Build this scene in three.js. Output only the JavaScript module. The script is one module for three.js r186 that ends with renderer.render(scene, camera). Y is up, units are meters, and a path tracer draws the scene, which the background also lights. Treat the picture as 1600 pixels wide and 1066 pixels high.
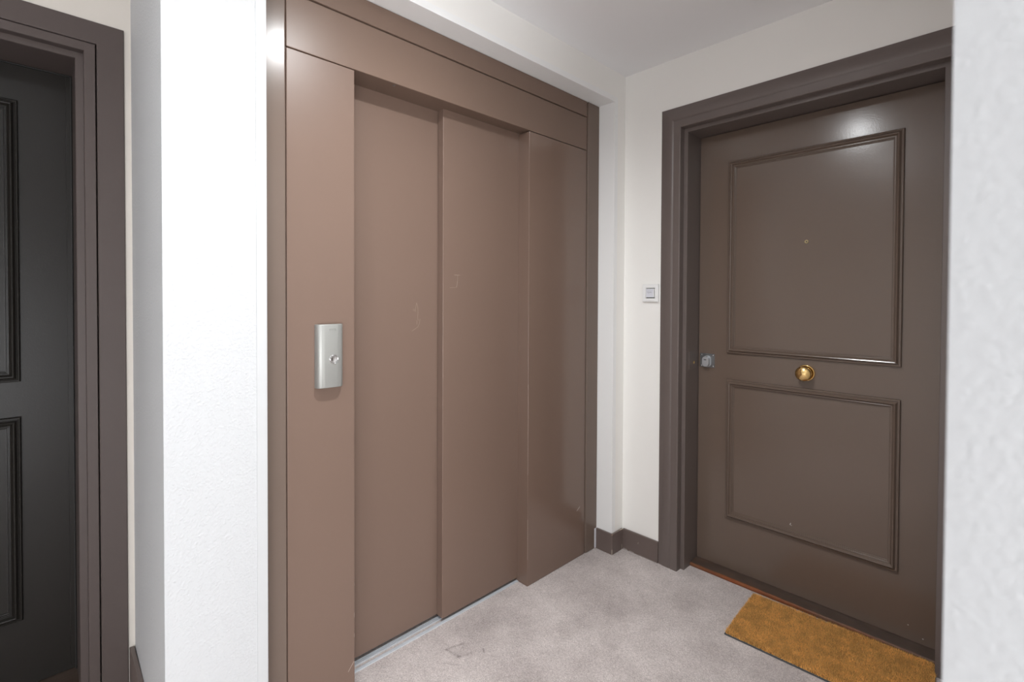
import * as THREE from 'three';
import { RoundedBoxGeometry } from 'three/addons/geometries/RoundedBoxGeometry.js';
import { mergeGeometries, toCreasedNormals } from 'three/addons/utils/BufferGeometryUtils.js';
import { RectAreaLightUniformsLib } from 'three/addons/lights/RectAreaLightUniformsLib.js';
import { FontLoader } from 'three/addons/loaders/FontLoader.js';
import { TextGeometry } from 'three/addons/geometries/TextGeometry.js';

// ---------------------------------------------------------------- renderer, camera, exposure
const scene = new THREE.Scene();
const renderer = new THREE.WebGLRenderer({ antialias: true });
renderer.toneMapping = THREE.LinearToneMapping;
renderer.toneMappingExposure = 1.82;
renderer.shadowMap.enabled = true;
renderer.shadowMap.type = THREE.PCFSoftShadowMap;
RectAreaLightUniformsLib.init();
scene.background = new THREE.Color(0, 0, 0);          // a closed landing: no sky is seen or reaches it

const FOCAL = 765.78, YAW = 0.8013, PITCH = 0.0153, ROLL = 0.0043;
const camera = new THREE.PerspectiveCamera(2 * Math.atan(533 / FOCAL) * 180 / Math.PI, 1600 / 1066, 0.05, 50);
camera.position.set(1.4029, 1.2828, 2.1472);
{
  const fw = new THREE.Vector3(-Math.sin(YAW) * Math.cos(PITCH), -Math.sin(PITCH), -Math.cos(YAW) * Math.cos(PITCH));
  const r0 = new THREE.Vector3().crossVectors(fw, new THREE.Vector3(0, 1, 0)).normalize();
  const u0 = new THREE.Vector3().crossVectors(r0, fw);
  const r = r0.clone().multiplyScalar(Math.cos(ROLL)).addScaledVector(u0, Math.sin(ROLL));
  const u = u0.clone().multiplyScalar(Math.cos(ROLL)).addScaledVector(r0, -Math.sin(ROLL));
  camera.quaternion.setFromRotationMatrix(new THREE.Matrix4().makeBasis(r, u, fw.clone().negate()));
}
camera.setViewOffset(1600, 1066, 0, 55.49, 1600, 1066);  // the photograph's lens shift
camera.focus = 2.0;
camera.userData.fStop = 4.5;
scene.add(camera);

// ---------------------------------------------------------------- lamps: small downlights in the landing ceiling
const CEIL = 2.4076;
const LAMP_SPREAD = 85 * Math.PI / 180, LAMP_COLOR = new THREE.Color().setRGB(0.955, 0.985, 1.0);
// soft fill: unseen frosted window added in the side wall behind the camera
const FILL_WINDOW = { z0: 2.45, z1: 3.62, y0: 0.06, y1: 1.25, light: 10.2 }, FILL_COLOR = new THREE.Color().setRGB(0.96, 0.985, 1.02);
const LAMPS = [
  [0.67, 1.377, 5.2, 'round recessed ceiling downlight between the elevator doors and the far apartment door'],
  [0.66, 2.31, 1.7, 'round recessed ceiling downlight in front of the white pier'],
];

// ---------------------------------------------------------------- helpers
let seed = 7;
const rnd = () => { seed = (seed * 1664525 + 1013904223) >>> 0; return seed / 4294967296; };
const gauss = () => (rnd() + rnd() + rnd() + rnd() - 2) * 1.0;
const names = {};
const numbered = n => { const k = names[n] = (names[n] ?? -1) + 1; return k ? n + '_' + String(k).padStart(3, '0') : n; };
function shade(m) { m.castShadow = m.receiveShadow = true; return m; }
function obj(name, g, m, parent = scene) {
  const geo = Array.isArray(g) ? mergeGeometries(g.map(clean)) : g;
  const o = shade(new THREE.Mesh(geo, m)); o.name = numbered(name); parent.add(o); return o;
}
function clean(g) {
  const c = g.index ? g.toNonIndexed() : g;
  for (const k of Object.keys(c.attributes)) if (!['position', 'normal', 'uv'].includes(k)) c.deleteAttribute(k);
  return c;
}
function thing(name, label, category, pos = [0, 0, 0]) {
  const o = new THREE.Group(); o.name = numbered(name); o.position.set(...pos);
  o.userData = { label, category }; scene.add(o); return o;
}
function struct(name, g, m, label) { const o = obj(name, g, m); o.userData = { kind: 'structure', label }; return o; }
function structGroup(name, label) { const o = new THREE.Group(); o.name = numbered(name); o.userData = { kind: 'structure', label }; scene.add(o); return o; }
// uv in metres, from the two axes across each face
function metric(g0) {
  const g = g0.index ? g0.toNonIndexed() : g0;
  const p = g.attributes.position, uv = new Float32Array(p.count * 2);
  const a = new THREE.Vector3(), b = new THREE.Vector3(), c = new THREE.Vector3(), n = new THREE.Vector3();
  for (let i = 0; i < p.count; i += 3) {
    a.fromBufferAttribute(p, i); b.fromBufferAttribute(p, i + 1); c.fromBufferAttribute(p, i + 2);
    n.crossVectors(b.clone().sub(a), c.clone().sub(a));
    const ax = Math.abs(n.x), ay = Math.abs(n.y), az = Math.abs(n.z);
    [a, b, c].forEach((v, k) => {
      const [s, t] = ay >= ax && ay >= az ? [v.x, v.z] : ax >= az ? [v.z, v.y] : [v.x, v.y];
      uv[(i + k) * 2] = s; uv[(i + k) * 2 + 1] = t;
    });
  }
  g.setAttribute('uv', new THREE.BufferAttribute(uv, 2));
  return g;
}
function box(x0, x1, y0, y1, z0, z1, r = 0) {
  const w = x1 - x0, h = y1 - y0, d = z1 - z0;
  const g = r ? new RoundedBoxGeometry(w, h, d, 2, r) : new THREE.BoxGeometry(w, h, d);
  g.translate((x0 + x1) / 2, (y0 + y1) / 2, (z0 + z1) / 2);
  return metric(g);
}
// strips of a moulding profile [offset inwards, height] swept round a rectangle with mitred corners; one geometry per side
// to(a, b, h) places a point of the plane; open = no bottom side; flip for left-handed placements
function sweepSides(profile, [a0, b0, a1, b1], to, { open = false, flip = false } = {}) {
  const corner = (k, o) => [[a0 + o, open ? b0 : b0 + o], [a0 + o, b1 - o], [a1 - o, b1 - o], [a1 - o, open ? b0 : b0 + o]][k];
  const sides = [];
  for (let s = 0; s < (open ? 3 : 4); s++) {
    const pos = [];
    for (let i = 0; i + 1 < profile.length; i++) {
      const [o0, h0] = profile[i], [o1, h1] = profile[i + 1];
      const A = to(...corner(s, o0), h0), B = to(...corner((s + 1) % 4, o0), h0), C = to(...corner((s + 1) % 4, o1), h1), D = to(...corner(s, o1), h1);
      const q = flip ? [A, B, C, A, C, D] : [A, C, B, A, D, C];
      for (const v of q) pos.push(...v);
    }
    const g = new THREE.BufferGeometry();
    g.setAttribute('position', new THREE.Float32BufferAttribute(pos, 3));
    g.computeVertexNormals();
    sides.push(metric(toCreasedNormals(g, 0.45)));
  }
  return sides;
}
// closed outline [[u, v], ...] pulled along one axis
function extrude(outline, depth, bevel = 0) {
  const sh = new THREE.Shape(outline.map(p => new THREE.Vector2(...p)));
  return new THREE.ExtrudeGeometry(sh, { depth, bevelEnabled: bevel > 0, bevelThickness: bevel, bevelSize: bevel, bevelOffset: -bevel, bevelSegments: 3, curveSegments: 12 });
}
function lathe(pts, seg = 48) { return new THREE.LatheGeometry(pts.map(p => new THREE.Vector2(...p)), seg); }

// ---------------------------------------------------------------- textures
function dataTex(n, m, fn, srgb) {
  const d = new Uint8Array(n * m * 4);
  for (let y = 0; y < m; y++) for (let x = 0; x < n; x++) {
    const v = fn(x, y), k = (y * n + x) * 4;
    if (typeof v === 'number') d[k] = d[k + 1] = d[k + 2] = Math.max(0, Math.min(255, v));
    else { d[k] = Math.max(0, Math.min(255, v[0])); d[k + 1] = Math.max(0, Math.min(255, v[1])); d[k + 2] = Math.max(0, Math.min(255, v[2])); }
    d[k + 3] = 255;
  }
  const t = new THREE.DataTexture(d, n, m, THREE.RGBAFormat);
  t.wrapS = t.wrapT = THREE.RepeatWrapping; t.magFilter = THREE.LinearFilter; t.minFilter = THREE.LinearMipmapLinearFilter; t.generateMipmaps = true;
  if (srgb) t.colorSpace = THREE.SRGBColorSpace;
  t.needsUpdate = true; return t;
}
// tileable value noise on a cells x cells lattice
function lattice(cells) {
  const v = Float32Array.from({ length: cells * cells }, rnd);
  return (u, w) => {                                   // u, w in 0..1
    const x = u * cells, y = w * cells, xi = Math.floor(x), yi = Math.floor(y);
    let fx = x - xi, fy = y - yi; fx = fx * fx * (3 - 2 * fx); fy = fy * fy * (3 - 2 * fy);
    const at = (i, j) => v[((j % cells + cells) % cells) * cells + (i % cells + cells) % cells];
    return (at(xi, yi) * (1 - fx) + at(xi + 1, yi) * fx) * (1 - fy) + (at(xi, yi + 1) * (1 - fx) + at(xi + 1, yi + 1) * fx) * fy;
  };
}
const tile = (t, metres, mz = metres) => { const c = t.clone(); c.repeat.set(1 / metres, 1 / mz); c.needsUpdate = true; return c; };

// embossed pebble wallpaper: soft grains a little under a centimetre across
const pebble = (() => {
  const n = 512, h = new Float32Array(n * n);
  for (let k = 0; k < 900; k++) {
    const cx = rnd() * n, cy = rnd() * n, rx = 8 + rnd() * 9, ry = 7 + rnd() * 7, a = rnd() * 3.14, s = 0.5 + rnd() * 0.5;
    const ca = Math.cos(a), sa = Math.sin(a), R = Math.ceil(Math.max(rx, ry) * 1.2);
    for (let y = -R; y <= R; y++) for (let x = -R; x <= R; x++) {
      const p = (x * ca + y * sa) / rx, q = (-x * sa + y * ca) / ry, d = p * p + q * q;
      if (d > 1) continue;
      const i = ((Math.floor(cy) + y + n) % n) * n + (Math.floor(cx) + x + n) % n;
      h[i] = Math.max(h[i], s * (1 - d) * (1 - d));
    }
  }
  return dataTex(n, n, (x, y) => 255 * h[y * n + x]);
})();
const n8 = lattice(8), n24 = lattice(24), n64 = lattice(64), n160 = lattice(160), n256 = lattice(256);
const stipple = dataTex(512, 512, (x, y) => 255 * (0.5 * n64(x / 512, y / 512) + 0.5 * n160(x / 512, y / 512)));   // roller-laid paint
const carpetBump = dataTex(512, 512, (x, y) => 255 * (0.35 * n160(x / 512, y / 512) + 0.65 * n256(x / 512, y / 512)));

// ---------------------------------------------------------------- materials
const S = (r, g, b) => new THREE.Color().setRGB(r, g, b);
const std = (o) => new THREE.MeshStandardMaterial(o);
const M = {};
M.wall = std({ color: S(0.90, 0.885, 0.855), roughness: 0.85 });
M.wallWestShaded = std({ color: S(0.55, 0.51, 0.46), roughness: 0.85 });  // the cream wall darkened: shade at far left put into its colour
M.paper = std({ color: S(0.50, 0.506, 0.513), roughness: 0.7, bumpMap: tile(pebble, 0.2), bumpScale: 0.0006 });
M.paperDimmed = std({ color: S(0.355, 0.36, 0.366), roughness: 0.65, bumpMap: tile(pebble, 0.2), bumpScale: 0.0003 });  // colour lowered in place of weaker light on the near wall face
M.bead = std({ color: S(0.88, 0.88, 0.875), roughness: 0.6 });
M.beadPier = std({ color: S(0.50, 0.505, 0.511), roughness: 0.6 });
M.ceiling = std({ color: S(0.90, 0.90, 0.915), roughness: 0.9 });
M.baseboard = std({ color: S(0.14, 0.108, 0.096), roughness: 0.42 });
M.trim = std({ color: S(0.142, 0.114, 0.104), roughness: 0.36, bumpMap: tile(stipple, 0.25), bumpScale: 0.00006 });
M.frameLeftDimmed = new THREE.MeshPhysicalMaterial({ specularIntensity: 0.6, color: S(0.068, 0.052, 0.047), roughness: 0.5, bumpMap: tile(stipple, 0.25), bumpScale: 0.00006 });  // trim brown darkened, standing in for weaker light on the left frame
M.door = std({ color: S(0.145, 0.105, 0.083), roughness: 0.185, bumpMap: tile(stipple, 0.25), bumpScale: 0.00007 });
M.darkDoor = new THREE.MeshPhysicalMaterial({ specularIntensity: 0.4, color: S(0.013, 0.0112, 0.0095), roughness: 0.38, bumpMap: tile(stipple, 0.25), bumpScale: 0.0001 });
M.gasket = std({ color: S(0.012, 0.011, 0.010), roughness: 0.7 });
M.post = new THREE.MeshPhysicalMaterial({ color: S(0.165, 0.122, 0.099), specularIntensity: 0.6, roughness: 0.22, bumpMap: tile(stipple, 0.25), bumpScale: 0.00002 });
const LIFT = [0.175, 0.118, 0.090];
M.lift = new THREE.MeshPhysicalMaterial({ color: S(...LIFT), specularIntensity: 0.65, roughness: 0.34, bumpMap: tile(stipple, 0.25), bumpScale: 0.00006 });
M.alu = std({ color: S(0.60, 0.63, 0.67), metalness: 0.4, roughness: 0.45 });
M.steel = std({ color: S(0.34, 0.34, 0.322), metalness: 0.5, roughness: 0.48 });
M.chrome = std({ color: S(0.72, 0.72, 0.73), metalness: 1, roughness: 0.12 });
M.lock = std({ color: S(0.50, 0.51, 0.53), metalness: 0.7, roughness: 0.4 });
M.plate = std({ color: S(0.24, 0.245, 0.25), metalness: 0.9, roughness: 0.35 });
M.brass = std({ color: S(0.80, 0.56, 0.24), metalness: 1, roughness: 0.16 });
M.dullBrass = std({ color: S(0.42, 0.33, 0.18), metalness: 0.8, roughness: 0.4 });
M.black = std({ color: S(0.02, 0.02, 0.02), roughness: 0.6 });
M.plastic = std({ color: S(0.87, 0.87, 0.865), roughness: 0.4 });
M.filler = std({ color: S(0.70, 0.70, 0.74), roughness: 0.7 });
M.rubber = std({ color: S(0.07, 0.075, 0.08), roughness: 0.8 });
M.fillGlow = std({ color: S(0.85, 0.87, 0.9), roughness: 0.9, emissive: S(0.96, 0.985, 1.02), emissiveIntensity: 1.2 });  // pane glow of the added window
M.glow = std({ color: S(0.9, 0.9, 0.9), emissive: S(1, 0.99, 0.98), emissiveIntensity: 4 });

// carpet: heather grey-pink loop pile with traffic marks, one 2 m square of it unrepeated where the photo looks
function carpetMap() {
  const N = 2048;
  // scuffs as [x, z, x2, z2, width, strength] in metres
  const marks = [[-0.012, 1.02, -0.03, 1.085, 0.006, 26], [-0.03, 1.085, 0.03, 1.075, 0.007, 22], [0.045, 1.03, 0.03, 1.075, 0.008, 18], [0.0, 1.03, 0.02, 1.07, 0.02, 12],
    [0.075, 0.995, 0.06, 0.985, 0.004, 40], [0.02, 1.13, 0.06, 1.1, 0.006, 14], [0.2, 0.86, 0.24, 0.83, 0.01, 10], [0.3, 0.28, 0.34, 0.33, 0.03, 9], [0.42, 0.45, 0.5, 0.4, 0.03, 7]];
  const seg = (px, pz, [x, z, x2, z2]) => { const dx = x2 - x, dz = z2 - z, t = Math.max(0, Math.min(1, ((px - x) * dx + (pz - z) * dz) / (dx * dx + dz * dz))); return Math.hypot(px - x - t * dx, pz - z - t * dz); };
  return dataTex(N, N, (i, j) => {
    const x = -0.3 + i / N * 2, z = -0.3 + j / N * 2, u = i / N, w = j / N;
    let v = 186 + 26 * (n8(u, w) - 0.5) + 18 * (n24(u, w) - 0.5) + 10 * (n64(u, w) - 0.5) + 20 * (n256(u * 1.9, w * 1.9) - 0.5) + 72 * gauss() * 0.5;
    if (x < 0.45 && z > 0.2) for (const m of marks) { const d = seg(x, z, m) / m[4]; if (d < 1.6) v -= m[5] * Math.exp(-d * d * 1.6); }
    return [v + 3, v - 7, v - 10];
  }, true);
}
{ const t = carpetMap(); t.repeat.set(0.5, 0.5); t.offset.set(0.15, 0.15); M.carpet = std({ map: t, roughness: 0.95, bumpMap: tile(carpetBump, 0.5), bumpScale: 0.0015 }); }

// a coat of paint with scratches and chips: strokes in metres on a w x h sheet whose lower left corner is (u0, v0)
function wornPaint(base, [u0, v0, w, h], px, strokes, mirror) {
  const c = document.createElement('canvas'); c.width = Math.round(w * px); c.height = Math.round(h * px);
  const g = c.getContext('2d'); const hex = base.clone().getStyle(); g.fillStyle = hex; g.fillRect(0, 0, c.width, c.height);
  g.lineCap = 'round';
  for (const [col, width, pts] of strokes) {
    g.strokeStyle = col; g.lineWidth = width * px; g.beginPath();
    pts.forEach(([u, v], k) => g[k ? 'lineTo' : 'moveTo']((u - u0) * px, (v0 + h - v) * px)); g.stroke();
  }
  const t = new THREE.CanvasTexture(c); t.colorSpace = THREE.SRGBColorSpace; t.wrapS = t.wrapT = THREE.RepeatWrapping;
  t.repeat.set(1 / w, 1 / h); t.offset.set(-u0 / w, -v0 / h); return t;
}
function withWear(m, base, rect, px, strokes) { const c = m.clone(); c.color = S(1, 1, 1); c.map = wornPaint(base, rect, px, strokes); return c; }
function glossier(m, roughness) { m.roughness = roughness; m.bumpScale = 0.00002; m.specularIntensity = 1; return m; }

// ---------------------------------------------------------------- the setting
const X_WEST = -0.586, Z_SOUTH = 3.7, X_EAST = 3.1, Z_BACK = -0.010, X_RW = 1.3745, Z_RW = 1.75, PIER0 = 1.7065, PIER1 = 1.935, PIER1_FAR = 1.926, SOFFIT = 2.2585;
const up = (z0, z1) => [z0, z1];
struct('floor', [box(-0.75, X_EAST + 0.2, -0.12, 0, -0.3, Z_SOUTH + 0.2)], M.carpet, 'grey pink carpet covering the landing floor');
struct('ceiling', [box(-1.1, X_EAST + 0.2, CEIL, CEIL + 0.15, -0.35, Z_SOUTH + 0.2)], M.ceiling, 'plain pale grey ceiling above the landing');
struct('wall_left', [box(-0.55, 0, SOFFIT, CEIL, 0.084, PIER0), box(-0.55, 0, 0, CEIL, -0.3, 0.084), box(-0.55, -0.31, 0, SOFFIT, 0.084, PIER0)], M.wall, 'cream wall strip and head above the recessed elevator');
const pierShape = extrude([[0, -PIER0], [X_WEST, -PIER0], [X_WEST, -PIER1_FAR], [0, -PIER1]].reverse(), CEIL); pierShape.rotateX(-Math.PI / 2);   // its left side is a little out of square
struct('wall_pier', [metric(pierShape)], M.paper, 'white pier in embossed wallpaper left of the elevator');
struct('wall_back', [box(0, 0.21, 0, CEIL, -0.3, Z_BACK), box(1.343, X_RW, 0, CEIL, -0.3, Z_BACK), box(0.21, 1.343, 2.171, CEIL, -0.3, Z_BACK), box(0.21, 1.343, 0, 2.171, -0.34, -0.3)], M.wall, 'cream wall around the brown apartment door');
{
  const g = structGroup('wall_right', 'near white wall in embossed wallpaper at the right edge');
  obj('wall_core', [box(X_RW, X_EAST + 0.2, 0, CEIL, -0.3, Z_RW - 0.01)], M.wall, g);
  obj('wallpaper_face', [box(X_RW - 0.0008, X_EAST, 0.0005, CEIL - 0.0005, Z_RW - 0.01, Z_RW)], M.paperDimmed, g);
}
struct('wall_west', [box(X_WEST - 0.4, X_WEST, 0, CEIL, PIER0, 1.95), box(X_WEST - 0.4, X_WEST, 2.118, CEIL, 1.95, 3.06), box(X_WEST - 0.4, X_WEST, 0, CEIL, 3.06, Z_SOUTH + 0.1), box(X_WEST - 0.5, X_WEST - 0.4, 0, 2.13, 1.9, 3.1)], M.wallWestShaded, 'cream wall around the dark door at far left');
struct('wall_south', [box(X_WEST - 0.1, X_EAST + 0.2, 0, CEIL, Z_SOUTH, Z_SOUTH + 0.2)], M.wall, 'cream end wall of the landing');
struct('wall_east', [box(X_EAST, X_EAST + 0.2, 0, CEIL, Z_RW, FILL_WINDOW.z0), box(X_EAST, X_EAST + 0.2, 0, CEIL, FILL_WINDOW.z1, Z_SOUTH), box(X_EAST, X_EAST + 0.2, 0, FILL_WINDOW.y0, FILL_WINDOW.z0, FILL_WINDOW.z1), box(X_EAST, X_EAST + 0.2, FILL_WINDOW.y1, CEIL, FILL_WINDOW.z0, FILL_WINDOW.z1)], M.wall, 'cream side wall of the landing around the added window');
{
  const { z0, z1, y0, y1, light } = FILL_WINDOW, g = structGroup('added_window_1', 'unseen frosted window added as soft fill, with a white frame in the side wall');
  const x = X_EAST;
  for (const [y2, y3, z2, z3] of [[y0, y1, z0, z0 + 0.05], [y0, y1, z1 - 0.05, z1], [y0, y0 + 0.05, z0 + 0.05, z1 - 0.05], [y1 - 0.05, y1, z0 + 0.05, z1 - 0.05]]) obj('added_window_frame', [box(x + 0.01, x + 0.07, y2, y3, z2, z3, 0.004)], M.bead, g);
  obj('added_pane', [box(x + 0.05, x + 0.058, y0 + 0.05, y1 - 0.05, z0 + 0.05, z1 - 0.05)], M.fillGlow, g);
  obj('added_sill_board', [box(x - 0.04, x + 0.01, y0 - 0.03, y0, z0 - 0.04, z1 + 0.04, 0.004)], M.bead, g);
  const l = new THREE.RectAreaLight(FILL_COLOR, light, z1 - z0 - 0.1, y1 - y0 - 0.1); l.name = 'added_fill';  // soft fill that goes with the added, unseen window
  l.position.set(x + 0.045, (y0 + y1) / 2, (z0 + z1) / 2); l.rotation.y = Math.PI / 2; g.add(l);
}

// smooth corner bead round the elevator recess: an L strip on the outer wall face and reveal
{
  const w = 0.024, t = 0.0018;
  // jamb reveal lining on the far side, head lining, pier side
  struct('trim_1', [box(-0.094, t, 0, SOFFIT, 0.084, 0.084 + t), box(0, t, 0, SOFFIT + w, 0.084 - w, 0.0842)], M.bead, 'smooth white corner strip on the far side of the elevator recess');
  struct('trim_2', [box(-0.094, t, SOFFIT - t, SOFFIT, 0.084, PIER0), box(0, t, SOFFIT - 0.0002, SOFFIT + w, 0.0842, PIER0)], M.bead, 'smooth white corner strip along the elevator recess head');
  struct('trim_3', [box(-0.094, t, 0, SOFFIT, PIER0 - t, PIER0), box(0, t, 0, SOFFIT + w, PIER0 - 0.0002, PIER0 + w)], M.beadPier, 'smooth white corner strip on the right edge of the white pier');
}
// baseboards
const BB = 0.104;
struct('baseboard_back', [box(0.0100, 0.2058, 0, BB, Z_BACK, 0.0, 0.0012)], withWear(M.baseboard, M.baseboard.color, [0, 0, 0.22, 0.12], 2000, [
  ['#b9b2ac', 0.0016, [[0.1, 0.064], [0.098, 0.056]]], ['#a8a29c', 0.004, [[0.015, 0.004], [0.035, 0.003]]], ['#a8a29c', 0.003, [[0.05, 0.004], [0.075, 0.003]]], ['#8d8782', 0.002, [[0.1, 0.004], [0.2, 0.002]]]]), 'brown baseboard between the recess corner and the apartment door');
struct('baseboard_corner', [box(0.0018, 0.0110, 0, BB, 0.0, 0.0955, 0.0012), box(-0.088, 0.0105, 0, BB, 0.0859, 0.0958, 0.0012)], withWear(M.baseboard, M.baseboard.color, [-0.1, 0, 0.25, 0.12], 1600, [
  ['#c9bfae', 0.003, [[0.0095, 0.001], [0.0095, 0.026]]], ['#c9a983', 0.003, [[0.0095, 0.1], [0.0095, 0.104]]]]), 'brown baseboard wrapping the white corner beside the elevator');
struct('trim_4', [box(-0.0945, -0.0882, 0.004, 0.103, 0.0862, 0.106, 0.001)], M.filler, 'small pale unpainted strip at the end of the corner baseboard');
struct('baseboard_pier', [box(X_WEST + 0.0005, 0.010, 0, 0.145, PIER1 - 0.006, PIER1 + 0.006, 0.0015), box(0, 0.010, 0, 0.145, PIER0 + 0.003, PIER1 + 0.010, 0.0015)], M.baseboard, 'brown baseboard around the foot of the white pier');

// ---------------------------------------------------------------- the brown apartment door (right)
const ZL = -0.1668, ZS = -0.0373;
const back = (h0) => (a, b, h) => [a, b, h0 + h];
const MOULD_HEIGHT = 1.35, MOULD = [[0, 0], [0.0005, 0.006], [0.003, 0.0085], [0.006, 0.0088], [0.008, 0.007], [0.0095, 0.0072], [0.0125, 0.0125], [0.0155, 0.0145], [0.0185, 0.0135], [0.0205, 0.0095], [0.023, 0.0075], [0.0255, 0.0085], [0.0275, 0.0085], [0.0285, 0.0055], [0.0305, 0.0052], [0.032, 0.0028], [0.0345, 0.0025], [0.0348, 0]].map(([o, h]) => [o, h * MOULD_HEIGHT]);
{
  const d = structGroup('door_1', 'brown two panel apartment door with a round brass knob');
  const casing = [[0, 0], [0, 0.0035], [0.0015, 0.005], [0.02, 0.0075], [0.024, 0.0092], [0.052, 0.0105], [0.058, 0.0098], [0.0625, 0.0072], [0.0640, 0.0072], [0.0650, 0.0108], [0.0945, 0.0112], [0.0970, 0.0098], [0.0985, 0.0070], [0.0985, -0.0275]];
  sweepSides(casing, [0.206, 0, 1.3474, 2.1765], back(Z_BACK), { open: true }).forEach(g => obj('casing', g, M.trim, d));
  const frame = [[-0.03, ZS], [-0.0015, ZS], [0, ZS - 0.0015], [0, ZL - 0.05]];
  const fr = sweepSides(frame, [0.3222, 0, 1.2232, 2.0605], back(0), { open: true }).map(g => obj('door_frame', g, M.trim, d));
  // strike plate let into the left jamb, painted over, with its worn brass latch
  const sp = obj('strike_plate', [box(0.3215, 0.3234, 0.945, 1.035, -0.150, -0.068, 0.0006)], M.trim, fr[0]);
  obj('latch_bolt', [box(0.3232, 0.3275, 0.972, 0.984, -0.120, -0.110, 0.0012)], M.brass, fr[0]);
  const wear = withWear(M.door, M.door.color, [0.32, 0, 0.92, 2.08], 900, [
    ['#cfcac4', 0.003, [[1.135, 0.075], [1.136, 0.075]]], ['#cfcac4', 0.003, [[1.178, 0.043], [1.179, 0.043]]], ['#bdb8b2', 0.0025, [[0.735, 0.315], [0.738, 0.322]]], ['#bdb8b2', 0.0015, [[0.735, 0.315], [0.742, 0.313]]]]);
  const leaf = obj('door_leaf', [box(0.3245, 1.2215, 0.021, 2.0575, ZL - 0.042, ZL)], wear, d);
  for (const r of [[0.4613, 1.0306, 1.1045, 1.9185], [0.4613, 0.2608, 1.1045, 0.9091]])
    obj('panel_moulding', sweepSides(MOULD, r, back(ZL)), M.door, leaf);
  // knob: rose, neck and dished knob
  const place = (g, x, y, z) => { g.rotateX(Math.PI / 2); g.translate(x, y, z); return g; };
  obj('knob_rose', place(lathe([[0, 0.006], [0.016, 0.006], [0.022, 0.0045], [0.0275, 0.0035], [0.029, 0.0062], [0.0315, 0.0068], [0.0335, 0.0052], [0.0342, 0.0018], [0.0342, 0]]), 0.7881, 0.974, ZL), M.brass, leaf);
  obj('door_knob', place(lathe([[0, 0.0560], [0.0025, 0.0557], [0.012, 0.0538], [0.021, 0.0505], [0.0272, 0.0462], [0.0298, 0.0430], [0.0302, 0.0405], [0.0290, 0.0375], [0.0262, 0.0345], [0.0262, 0.0325], [0.0248, 0.0300], [0.0205, 0.0265], [0.0150, 0.0215], [0.0125, 0.0160], [0.0125, 0.0105], [0.0155, 0.0072], [0.0165, 0.0058]], 64), 0.7881, 0.974, ZL), M.brass, leaf);
  obj('peephole', place(lathe([[0.0030, 0.0022], [0.0034, 0.0034], [0.0062, 0.0036], [0.0078, 0.0022], [0.0080, 0]]), 0.7841, 1.5239, ZL), M.dullBrass, leaf);
  obj('peephole_lens', place(lathe([[0, 0.0026], [0.002, 0.0024], [0.0031, 0.0021]]), 0.7841, 1.5239, ZL), M.black, leaf);
  // surface lock: plate with four screws and a pill shaped cylinder guard
  const lx = 0.3672, ly = 0.9872;
  obj('lock_plate', [box(lx - 0.0357, lx + 0.0357, ly - 0.033, ly + 0.033, ZL, ZL + 0.003, 0.0012)], M.plate, leaf);
  obj('lock_screw', [[-1, -1], [1, -1], [-1, 1], [1, 1]].map(([i, j]) => place(lathe([[0, 0.0046], [0.002, 0.0044], [0.0035, 0.0034], [0.0036, 0.002]], 16), lx + i * 0.028, ly + j * 0.026, ZL)), M.chrome, leaf);
  const pill = (r, half, n = 14) => { const p = []; for (let k = 0; k <= n; k++) p.push([r * Math.cos(Math.PI * k / n), half + r * Math.sin(Math.PI * k / n)]); for (let k = 0; k <= n; k++) p.push([-r * Math.cos(Math.PI * k / n), -half - r * Math.sin(Math.PI * k / n)]); return p; };
  const body = extrude(pill(0.0158, 0.0085), 0.024, 0.0015); body.translate(lx + 0.0015, ly - 0.004, ZL + 0.0045);
  const collar = extrude(pill(0.0185, 0.0092), 0.004, 0.001); collar.translate(lx + 0.0015, ly - 0.004, ZL + 0.0035);
  obj('lock_guard', [metric(body), metric(collar)], M.lock, leaf);
  obj('key_slot', [box(lx - 0.0045, lx + 0.0075, ly + 0.0035, ly + 0.0072, ZL + 0.029, ZL + 0.0305)], M.black, leaf);
  // threshold with a worn rounded nose
  const prof = [[-0.2085, 0], [-0.0985, 0], [-0.0958, 0.003], [-0.0952, 0.008], [-0.0968, 0.0130], [-0.1010, 0.0160], [-0.1070, 0.0170], [-0.150, 0.0195], [-0.2085, 0.0200]];
  const th = extrude(prof, 0.900); th.rotateY(-Math.PI / 2); th.translate(1.2228, 0, 0);
  // extrude runs along +z with u = x; turned so that u runs along z and the length along x
  const tm = dataTex(512, 128, (i, j) => {                 // j: 0 back .. 127 front, worn to raw wood at the nose
    const f = j / 127, g = n24(i / 512, j / 512) * 0.6 + n64(i / 512, j / 60) * 0.4, worn = Math.max(0, Math.min(1, (f - 0.90 + 0.06 * (g - 0.5)) * 22)) * (0.35 + 0.9 * n8(i / 512, 0.3)) + 0.35 * Math.max(0, n24(i / 512, f * 0.2) - 0.62);
    const a = [80, 66, 58], b = [140, 72, 30], along = 1 - 0.55 * i / 512;
    return a.map((v, k) => v + (b[k] - v) * Math.min(1, worn * along) + 18 * (g - 0.5) + 6 * gauss());
  }, true);
  const p = th.attributes.position, uv = th.attributes.uv;
  for (let i = 0; i < p.count; i++) uv.setXY(i, (p.getX(i) - 0.3228) / 0.9, (p.getZ(i) + 0.21) / 0.116);
  obj('threshold', th, std({ map: tm, roughness: 0.45 }), d);
}

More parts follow.
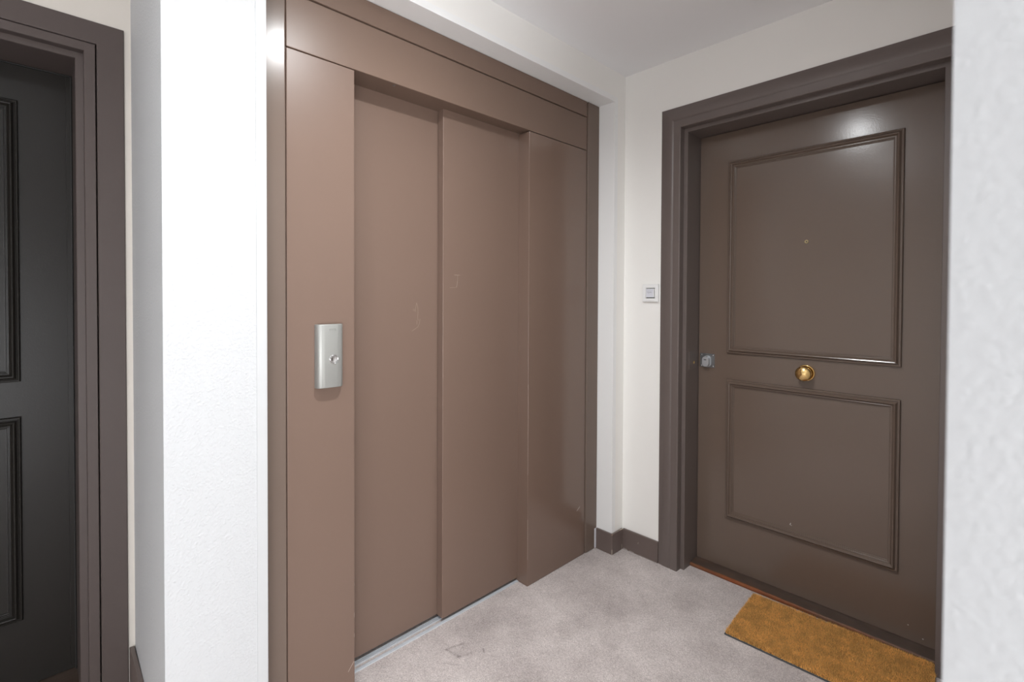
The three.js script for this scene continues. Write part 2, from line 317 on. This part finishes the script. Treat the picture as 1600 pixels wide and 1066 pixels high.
// ---------------------------------------------------------------- the dark door at far left
{
  const d = structGroup('door_2', 'dark grey brown two panel door with a brown frame at far left');
  const side = (h0) => (a, b, h) => [h0 + h, b, a];
  const XL = -0.785, o = { open: true, flip: true };
  const F0 = 2.0125, Z1 = 2.995;                       // frame opening edges
  sweepSides([[0, 0], [0, 0.0085], [0.0015, 0.010], [0.064, 0.0102], [0.0662, 0.0085], [0.0662, -0.02]], [1.9445, 0, 3.0575, 2.123], side(X_WEST), o).forEach(g => obj('casing', g, M.frameLeftDimmed, d));
  sweepSides([[0, -0.03], [0, 0.0075], [0.0015, 0.009], [0.0255, 0.0092], [0.0268, 0.008], [0.0268, -0.020], [0.0445, -0.0205], [0.0458, -0.022], [0.0458, -0.26]], [2.0138, 0, 2.9882, 2.0545], side(X_WEST), o).forEach(g => obj('door_frame', g, M.frameLeftDimmed, d));
  const za = 2.0625, zb = 2.9395, yt = 2.003;
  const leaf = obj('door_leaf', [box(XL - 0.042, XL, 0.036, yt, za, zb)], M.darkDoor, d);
  obj('edge_strip', [box(XL - 0.002, XL + 0.0025, 0.05, yt, za, za + 0.0135, 0.001)], M.darkDoor, leaf);
  obj('weather_seal', sweepSides([[0, 0.002], [0.003, 0.005], [0.0045, 0.0045], [0.0045, -0.006]], [2.0596, 0.03, 2.9424, 2.0087], side(XL), o), M.gasket, d);
  for (const r of [[2.1865, 1.013, 2.8155, 1.893], [2.1865, 0.255, 2.8155, 0.902]])
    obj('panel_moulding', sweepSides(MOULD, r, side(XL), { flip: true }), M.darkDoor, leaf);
  const g = lathe([[0, 0.056], [0.02, 0.052], [0.03, 0.042], [0.026, 0.032], [0.013, 0.02], [0.013, 0.008], [0.034, 0.006], [0.034, 0]]); g.rotateZ(-Math.PI / 2); g.translate(XL, 0.96, 2.5);
  obj('door_knob', g, M.brass, leaf);
  const th = extrude([[-0.822, 0], [-0.658, 0], [-0.652, 0.006], [-0.652, 0.018], [-0.657, 0.025], [-0.668, 0.028], [-0.822, 0.034]], 0.882);
  th.translate(0, 0, 2.0597);
  const tm = dataTex(256, 128, (i, j) => { const f = i / 255, g = n24(j / 128, f * 0.3) * 0.6 + 0.4 * n64(j / 300, f); const w = Math.max(0, Math.min(1, (f - 0.62 + 0.2 * (g - 0.5)) * 3)); return [70, 58, 50].map((v, k) => v + ([128, 76, 46][k] - v) * w + 20 * (g - 0.5)); }, true);
  const p = th.attributes.position, uv = th.attributes.uv;
  for (let i = 0; i < p.count; i++) uv.setXY(i, (p.getX(i) + 0.83) / 0.182, (p.getZ(i) - 2.05) / 0.9);
  obj('threshold', th, std({ map: tm, roughness: 0.5 }), d);
}

// ---------------------------------------------------------------- elevator entrance
const XE = -0.095;
{
  const e = thing('elevator_entrance', 'brown painted elevator front with telescopic sliding doors in a white recess', 'elevator');
  const chips = (c) => ['#b7aca4', 0.0016, c];
  obj('post', [box(-0.2, XE + 0.004, 0.0005, SOFFIT - 0.002, 1.6225, 1.7047, 0.004)], M.post, e);
  obj('post', [box(-0.2, XE + 0.004, 0.0005, SOFFIT - 0.002, 0.0860, 0.1785, 0.004)], M.post, e);
  const YD = 2.0173;
  const wearL = withWear(M.lift, M.lift.color, [1.38, 0, 0.26, 2.05], 800, [chips([[1.4085, 0.17], [1.4085, 0.18]]), chips([[1.4085, 0.235], [1.4085, 0.25]]), chips([[1.4085, 0.34], [1.4085, 0.345]]), chips([[1.41, 0.09], [1.43, 0.065]])]);
  const wearR = withWear(M.lift, M.lift.color, [0.15, 0, 0.46, 2.05], 800, [chips([[0.594, 0.12], [0.594, 0.3]]), chips([[0.594, 0.18], [0.602, 0.185]]), chips([[0.594, 0.5], [0.594, 0.9]]), ['#c8c0b8', 0.002, [[0.245, 0.235], [0.222, 0.249]]]]);
  obj('side_panel', [box(-0.26, XE, 0.0005, YD - 0.003, 1.4075, 1.6195, 0.0022)], wearL, e);
  obj('side_panel', [box(-0.26, XE, 0.0005, YD - 0.003, 0.1855, 0.5942, 0.0022)], glossier(wearR, 0.15), e);
  for (const [a, b] of [[0.1785, 0.1860], [1.619, 1.6228]]) obj('panel_return', [box(-0.26, XE - 0.006, 0.0005, SOFFIT - 0.003, a, b)], M.lift, e);
  obj('header_panel', [box(-0.26, XE, YD, 2.1765, 0.1855, 1.6195, 0.002)], M.lift, e);
  obj('header_trim', [box(-0.26, XE + 0.002, 2.1815, SOFFIT - 0.0025, 0.1855, 1.6195, 0.003)], M.lift, e);
  obj('header_joint', [box(-0.26, XE - 0.008, 2.1, SOFFIT - 0.003, 0.18, 1.62)], M.lift, e);
  const sc = lathe([[0, 0.002], [0.003, 0.0018], [0.005, 0]], 16); sc.rotateX(Math.PI); sc.translate(-0.112, YD, 1.254);
  obj('soffit_screw', sc, M.plate, e);
  // telescopic leaves
  const s = '#a79b92';
  const w1 = withWear(M.lift, M.lift.color, [0.98, 0, 0.46, 2.05], 800, [
    ['#917f72', 0.0016, [[1.103, 1.262], [1.098, 1.245], [1.097, 1.225], [1.099, 1.205], [1.096, 1.195]]], ['#8c7b6f', 0.0014, [[1.118, 1.24], [1.117, 1.232]]], ['#8c7b6f', 0.0014, [[1.112, 1.238], [1.110, 1.230], [1.108, 1.242], [1.104, 1.262]]],
    ['#917f72', 0.0016, [[1.102, 1.195], [1.102, 1.18]]], ['#8f7d71', 0.0016, [[1.088, 1.2], [1.090, 1.185], [1.098, 1.17], [1.112, 1.162], [1.124, 1.155]]]]);
  const w2 = withWear(M.lift, M.lift.color, [0.57, 0, 0.46, 2.05], 800, [
    [s, 0.0016, [[0.951, 1.3735], [0.928, 1.3735]]], ['#8c7b6f', 0.0014, [[0.955, 1.3738], [0.922, 1.3732]]], ['#95877b', 0.0014, [[0.936, 1.372], [0.937, 1.35]]], [s, 0.0014, [[0.937, 1.35], [0.941, 1.325]]], ['#8c7b6f', 0.0014, [[0.941, 1.325], [0.975, 1.322]]]]);
  obj('door_panel', [box(-0.230, -0.200, 0.0135, 2.06, 0.985, 1.43, 0.002)], w1, e);
  obj('door_panel', [box(-0.197, -0.161, 0.0135, 2.06, 0.575, 1.0085, 0.003)], w2, e);
  // aluminium sill with guide grooves; the carpet runs up to its lip
  const sill = [[-0.30, -0.03], [-0.1525, -0.03], [-0.1525, 0.0035], [-0.1555, 0.0045], [-0.1575, 0.0025], [-0.1590, 0.0025], [-0.1600, 0.0045], [-0.1640, 0.0045], [-0.1645, -0.006], [-0.1800, -0.006], [-0.1805, 0.0045], [-0.1850, 0.0045], [-0.1855, 0.0015], [-0.1885, 0.0015], [-0.1890, 0.0045], [-0.1925, 0.0045], [-0.1930, 0.0010], [-0.1955, 0.0010], [-0.1960, 0.0045], [-0.2000, 0.0045], [-0.2005, -0.006], [-0.2200, -0.006], [-0.2205, 0.0045], [-0.30, 0.0045]];
  const sg = extrude(sill, 0.8125); sg.translate(0, 0, 0.5945);
  obj('sill', metric(sg), M.alu, e);
}

// ---------------------------------------------------------------- call station
const font = await new FontLoader().loadAsync('fonts/droid/droid_sans_bold.typeface.json');
{
  const zc = 1.4957, w = 0.0425, y0 = 1.003, h = 0.196;
  const t = thing('call_panel', 'narrow brushed steel call panel with one round button beside the elevator doors', 'call panel', [XE, y0, zc]);
  const pts = []; // section: u across (z), v outwards (x): shallow convex face with rounded shoulders
  for (let k = 0; k <= 24; k++) { const a = Math.PI * k / 24, c = Math.cos(a), s2 = Math.sin(a); pts.push([w * Math.sign(c) * Math.pow(Math.abs(c), 0.42), 0.0165 * Math.pow(s2, 0.36) + 0.0085 * (1 - c * c)]); }
  const g = extrude(pts, h - 0.004, 0.002);              // (u, v, w) -> z, x, y
  g.applyMatrix4(new THREE.Matrix4().set(0, 1, 0, 0, 0, 0, 1, 0.002, 1, 0, 0, 0, 0, 0, 0, 1));
  obj('housing', metric(toCreasedNormals(g, 0.6)), M.steel, t);
  const turn = q => { q.rotateZ(-Math.PI / 2); q.translate(0.0245, 0.088, -0.0075); return q; };
  obj('button_ring', turn(lathe([[0.0148, -0.002], [0.0148, 0.0012], [0.0140, 0.0020], [0.0124, 0.0018], [0.0120, 0.0002], [0.0118, -0.002]])), M.chrome, t);
  obj('button', turn(lathe([[0, 0.0006], [0.004, 0.0009], [0.008, 0.0020], [0.0108, 0.0028], [0.0116, 0.0020], [0.0118, -0.002]])), M.chrome, t);
  const tx = new TextGeometry('OTIS', { font, size: 0.0072, depth: 0.0008, curveSegments: 3 }); tx.computeBoundingBox();
  tx.translate(-tx.boundingBox.max.x / 2, 0, 0); tx.rotateY(Math.PI / 2); tx.translate(0.0248, 0.176, -0.004);
  obj('embossed_mark', tx, M.steel, t);
}

// ---------------------------------------------------------------- doorbell push on the cream wall
{
  const x = 0.1549, y = 1.3101, s = 0.0432;
  const t = thing('doorbell_push', 'square white doorbell push with a paper name tag beside the apartment door', 'doorbell', [x, y, Z_BACK]);
  const sh = new THREE.Shape(); const rr = (q, a, b, c, d2, r) => { q.moveTo(a + r, b); q.lineTo(c - r, b); q.quadraticCurveTo(c, b, c, b + r); q.lineTo(c, d2 - r); q.quadraticCurveTo(c, d2, c - r, d2); q.lineTo(a + r, d2); q.quadraticCurveTo(a, d2, a, d2 - r); q.lineTo(a, b + r); q.quadraticCurveTo(a, b, a + r, b); };
  rr(sh, -s, -s, s, s, 0.006);
  const hole = new THREE.Path(); rr(hole, -0.0255, -0.0255, 0.0240, 0.0240, 0.001); sh.holes.push(hole);
  const pg = new THREE.ExtrudeGeometry(sh, { depth: 0.006, bevelEnabled: true, bevelThickness: 0.003, bevelSize: 0.003, bevelOffset: -0.003, bevelSegments: 3 }); pg.translate(0, 0, 0.003);
  obj('plate', pg, M.plastic, t);
  obj('recess', [box(-0.0250, 0.0235, -0.0250, 0.0235, 0.0003, 0.003)], M.black, t);
  const rocker = obj('rocker', [box(-0.0235, 0.0208, -0.0215, 0.0212, 0.003, 0.0125, 0.0012)], M.plastic, t);
  const c = document.createElement('canvas'); c.width = 256; c.height = 256; const q = c.getContext('2d');
  q.fillStyle = '#d9dae2'; q.fillRect(0, 0, 256, 256); q.fillStyle = '#9a9aa2'; q.font = '66px sans-serif'; q.textAlign = 'center'; q.fillText('Fyrm', 118, 128);
  const ct = new THREE.CanvasTexture(c); ct.colorSpace = THREE.SRGBColorSpace;
  const tag = new THREE.BoxGeometry(0.0395, 0.0400, 0.0005); tag.translate(-0.0013, 0, 0.0128);
  const nt = obj('name_tag', tag, std({ map: ct, roughness: 0.6 }), rocker); nt.userData.label = 'pale paper tag with faint grey writing';
}

// ---------------------------------------------------------------- coir doormat
{
  const t = thing('doormat', 'rectangular golden brown coir doormat lying in front of the apartment door', 'doormat', [0.626, 0, -0.064]);
  t.rotation.y = 0.042;                                  // turned a little off the door
  const W = 0.598, D = 0.333;
  obj('rubber_backing', [box(-0.001, W + 0.001, 0.0005, 0.006, 0, D + 0.003, 0.002)], M.rubber, t);
  const coir = dataTex(256, 256, (i, j) => { const v = 0.55 + 0.35 * rnd() + 0.2 * (n24(i / 256, j / 256) - 0.5); return [215 * v, 150 * v, 78 * v]; }, true);
  obj('coir_base', [box(0.002, W - 0.002, 0.004, 0.0125, 0.002, D - 0.002, 0.003)], std({ map: tile(coir, 0.1), roughness: 1 }), t);
  const cone = new THREE.ConeGeometry(0.0010, 0.014, 4, 1, true); cone.translate(0, 0.007, 0);
  const N = 62000, im = new THREE.InstancedMesh(cone, std({ color: S(1, 1, 1), roughness: 0.9 }), N);
  im.name = 'coir_pile'; im.userData.kind = 'stuff'; shade(im);
  const m4 = new THREE.Matrix4(), qt = new THREE.Quaternion(), eu = new THREE.Euler(), col = new THREE.Color();
  for (let k = 0; k < N; k++) {
    let x = rnd() * W, z = rnd() * D;
    const ex = Math.min(x, W - x), ez = Math.min(z, D - z);
    if (ex < 0.012 && ez < 0.012 && Math.hypot(0.012 - ex, 0.012 - ez) > 0.012) { x = W / 2; z = D / 2; }
    const lean = 0.16 + 0.10 * Math.abs(gauss()), az = rnd() * 6.283, edge = Math.min(ex, ez) < 0.006 ? 0.25 : 0;
    eu.set(Math.sin(az) * lean * 1.8 + (ez < 0.006 ? Math.sign(z - D / 2) * edge : 0), rnd() * 6.28, Math.cos(az) * lean * 1.8 - (ex < 0.006 ? Math.sign(x - W / 2) * edge : 0));
    qt.setFromEuler(eu);
    const s = 0.8 + 0.3 * rnd() + 0.12 * (n24(x / W, z / D) - 0.5);
    m4.compose(new THREE.Vector3(x, 0.0055, z), qt, new THREE.Vector3(1, s, 1)); im.setMatrixAt(k, m4);
    const v = 0.62 + 0.5 * rnd() + 0.35 * (n24(x / 0.6, z / 0.6) - 0.5) + (rnd() < 0.02 ? 0.5 : 0);
    col.setRGB(1.0 * v, 0.585 * v, 0.185 * v); im.setColorAt(k, col);
  }
  t.add(im);
}

// ---------------------------------------------------------------- the downlights and their light
for (const [x, z, power, label] of LAMPS) {
  const t = thing('downlight', label, 'ceiling light', [x, CEIL, z]);
  const ring = lathe([[0.034, -0.001], [0.034, -0.006], [0.044, -0.006], [0.048, -0.003], [0.048, 0]], 40);
  obj('bezel', ring, M.bead, t);
  const disc = new THREE.CylinderGeometry(0.034, 0.034, 0.003, 40); disc.translate(0, -0.0025, 0);
  obj('diffuser', disc, M.glow, t);
  const l = new THREE.SpotLight(LAMP_COLOR, power, 0, LAMP_SPREAD, 1, 2); l.name = 'downlight_beam';
  l.position.set(0, -0.010, 0); l.target.position.set(0, -2, 0); t.add(l); t.add(l.target); l.target.name = 'beam_aim';
  l.castShadow = true; l.shadow.radius = 1.5; l.shadow.mapSize.set(2048, 2048); l.shadow.camera.near = 0.02; l.shadow.camera.far = 6;
}

renderer.render(scene, camera);
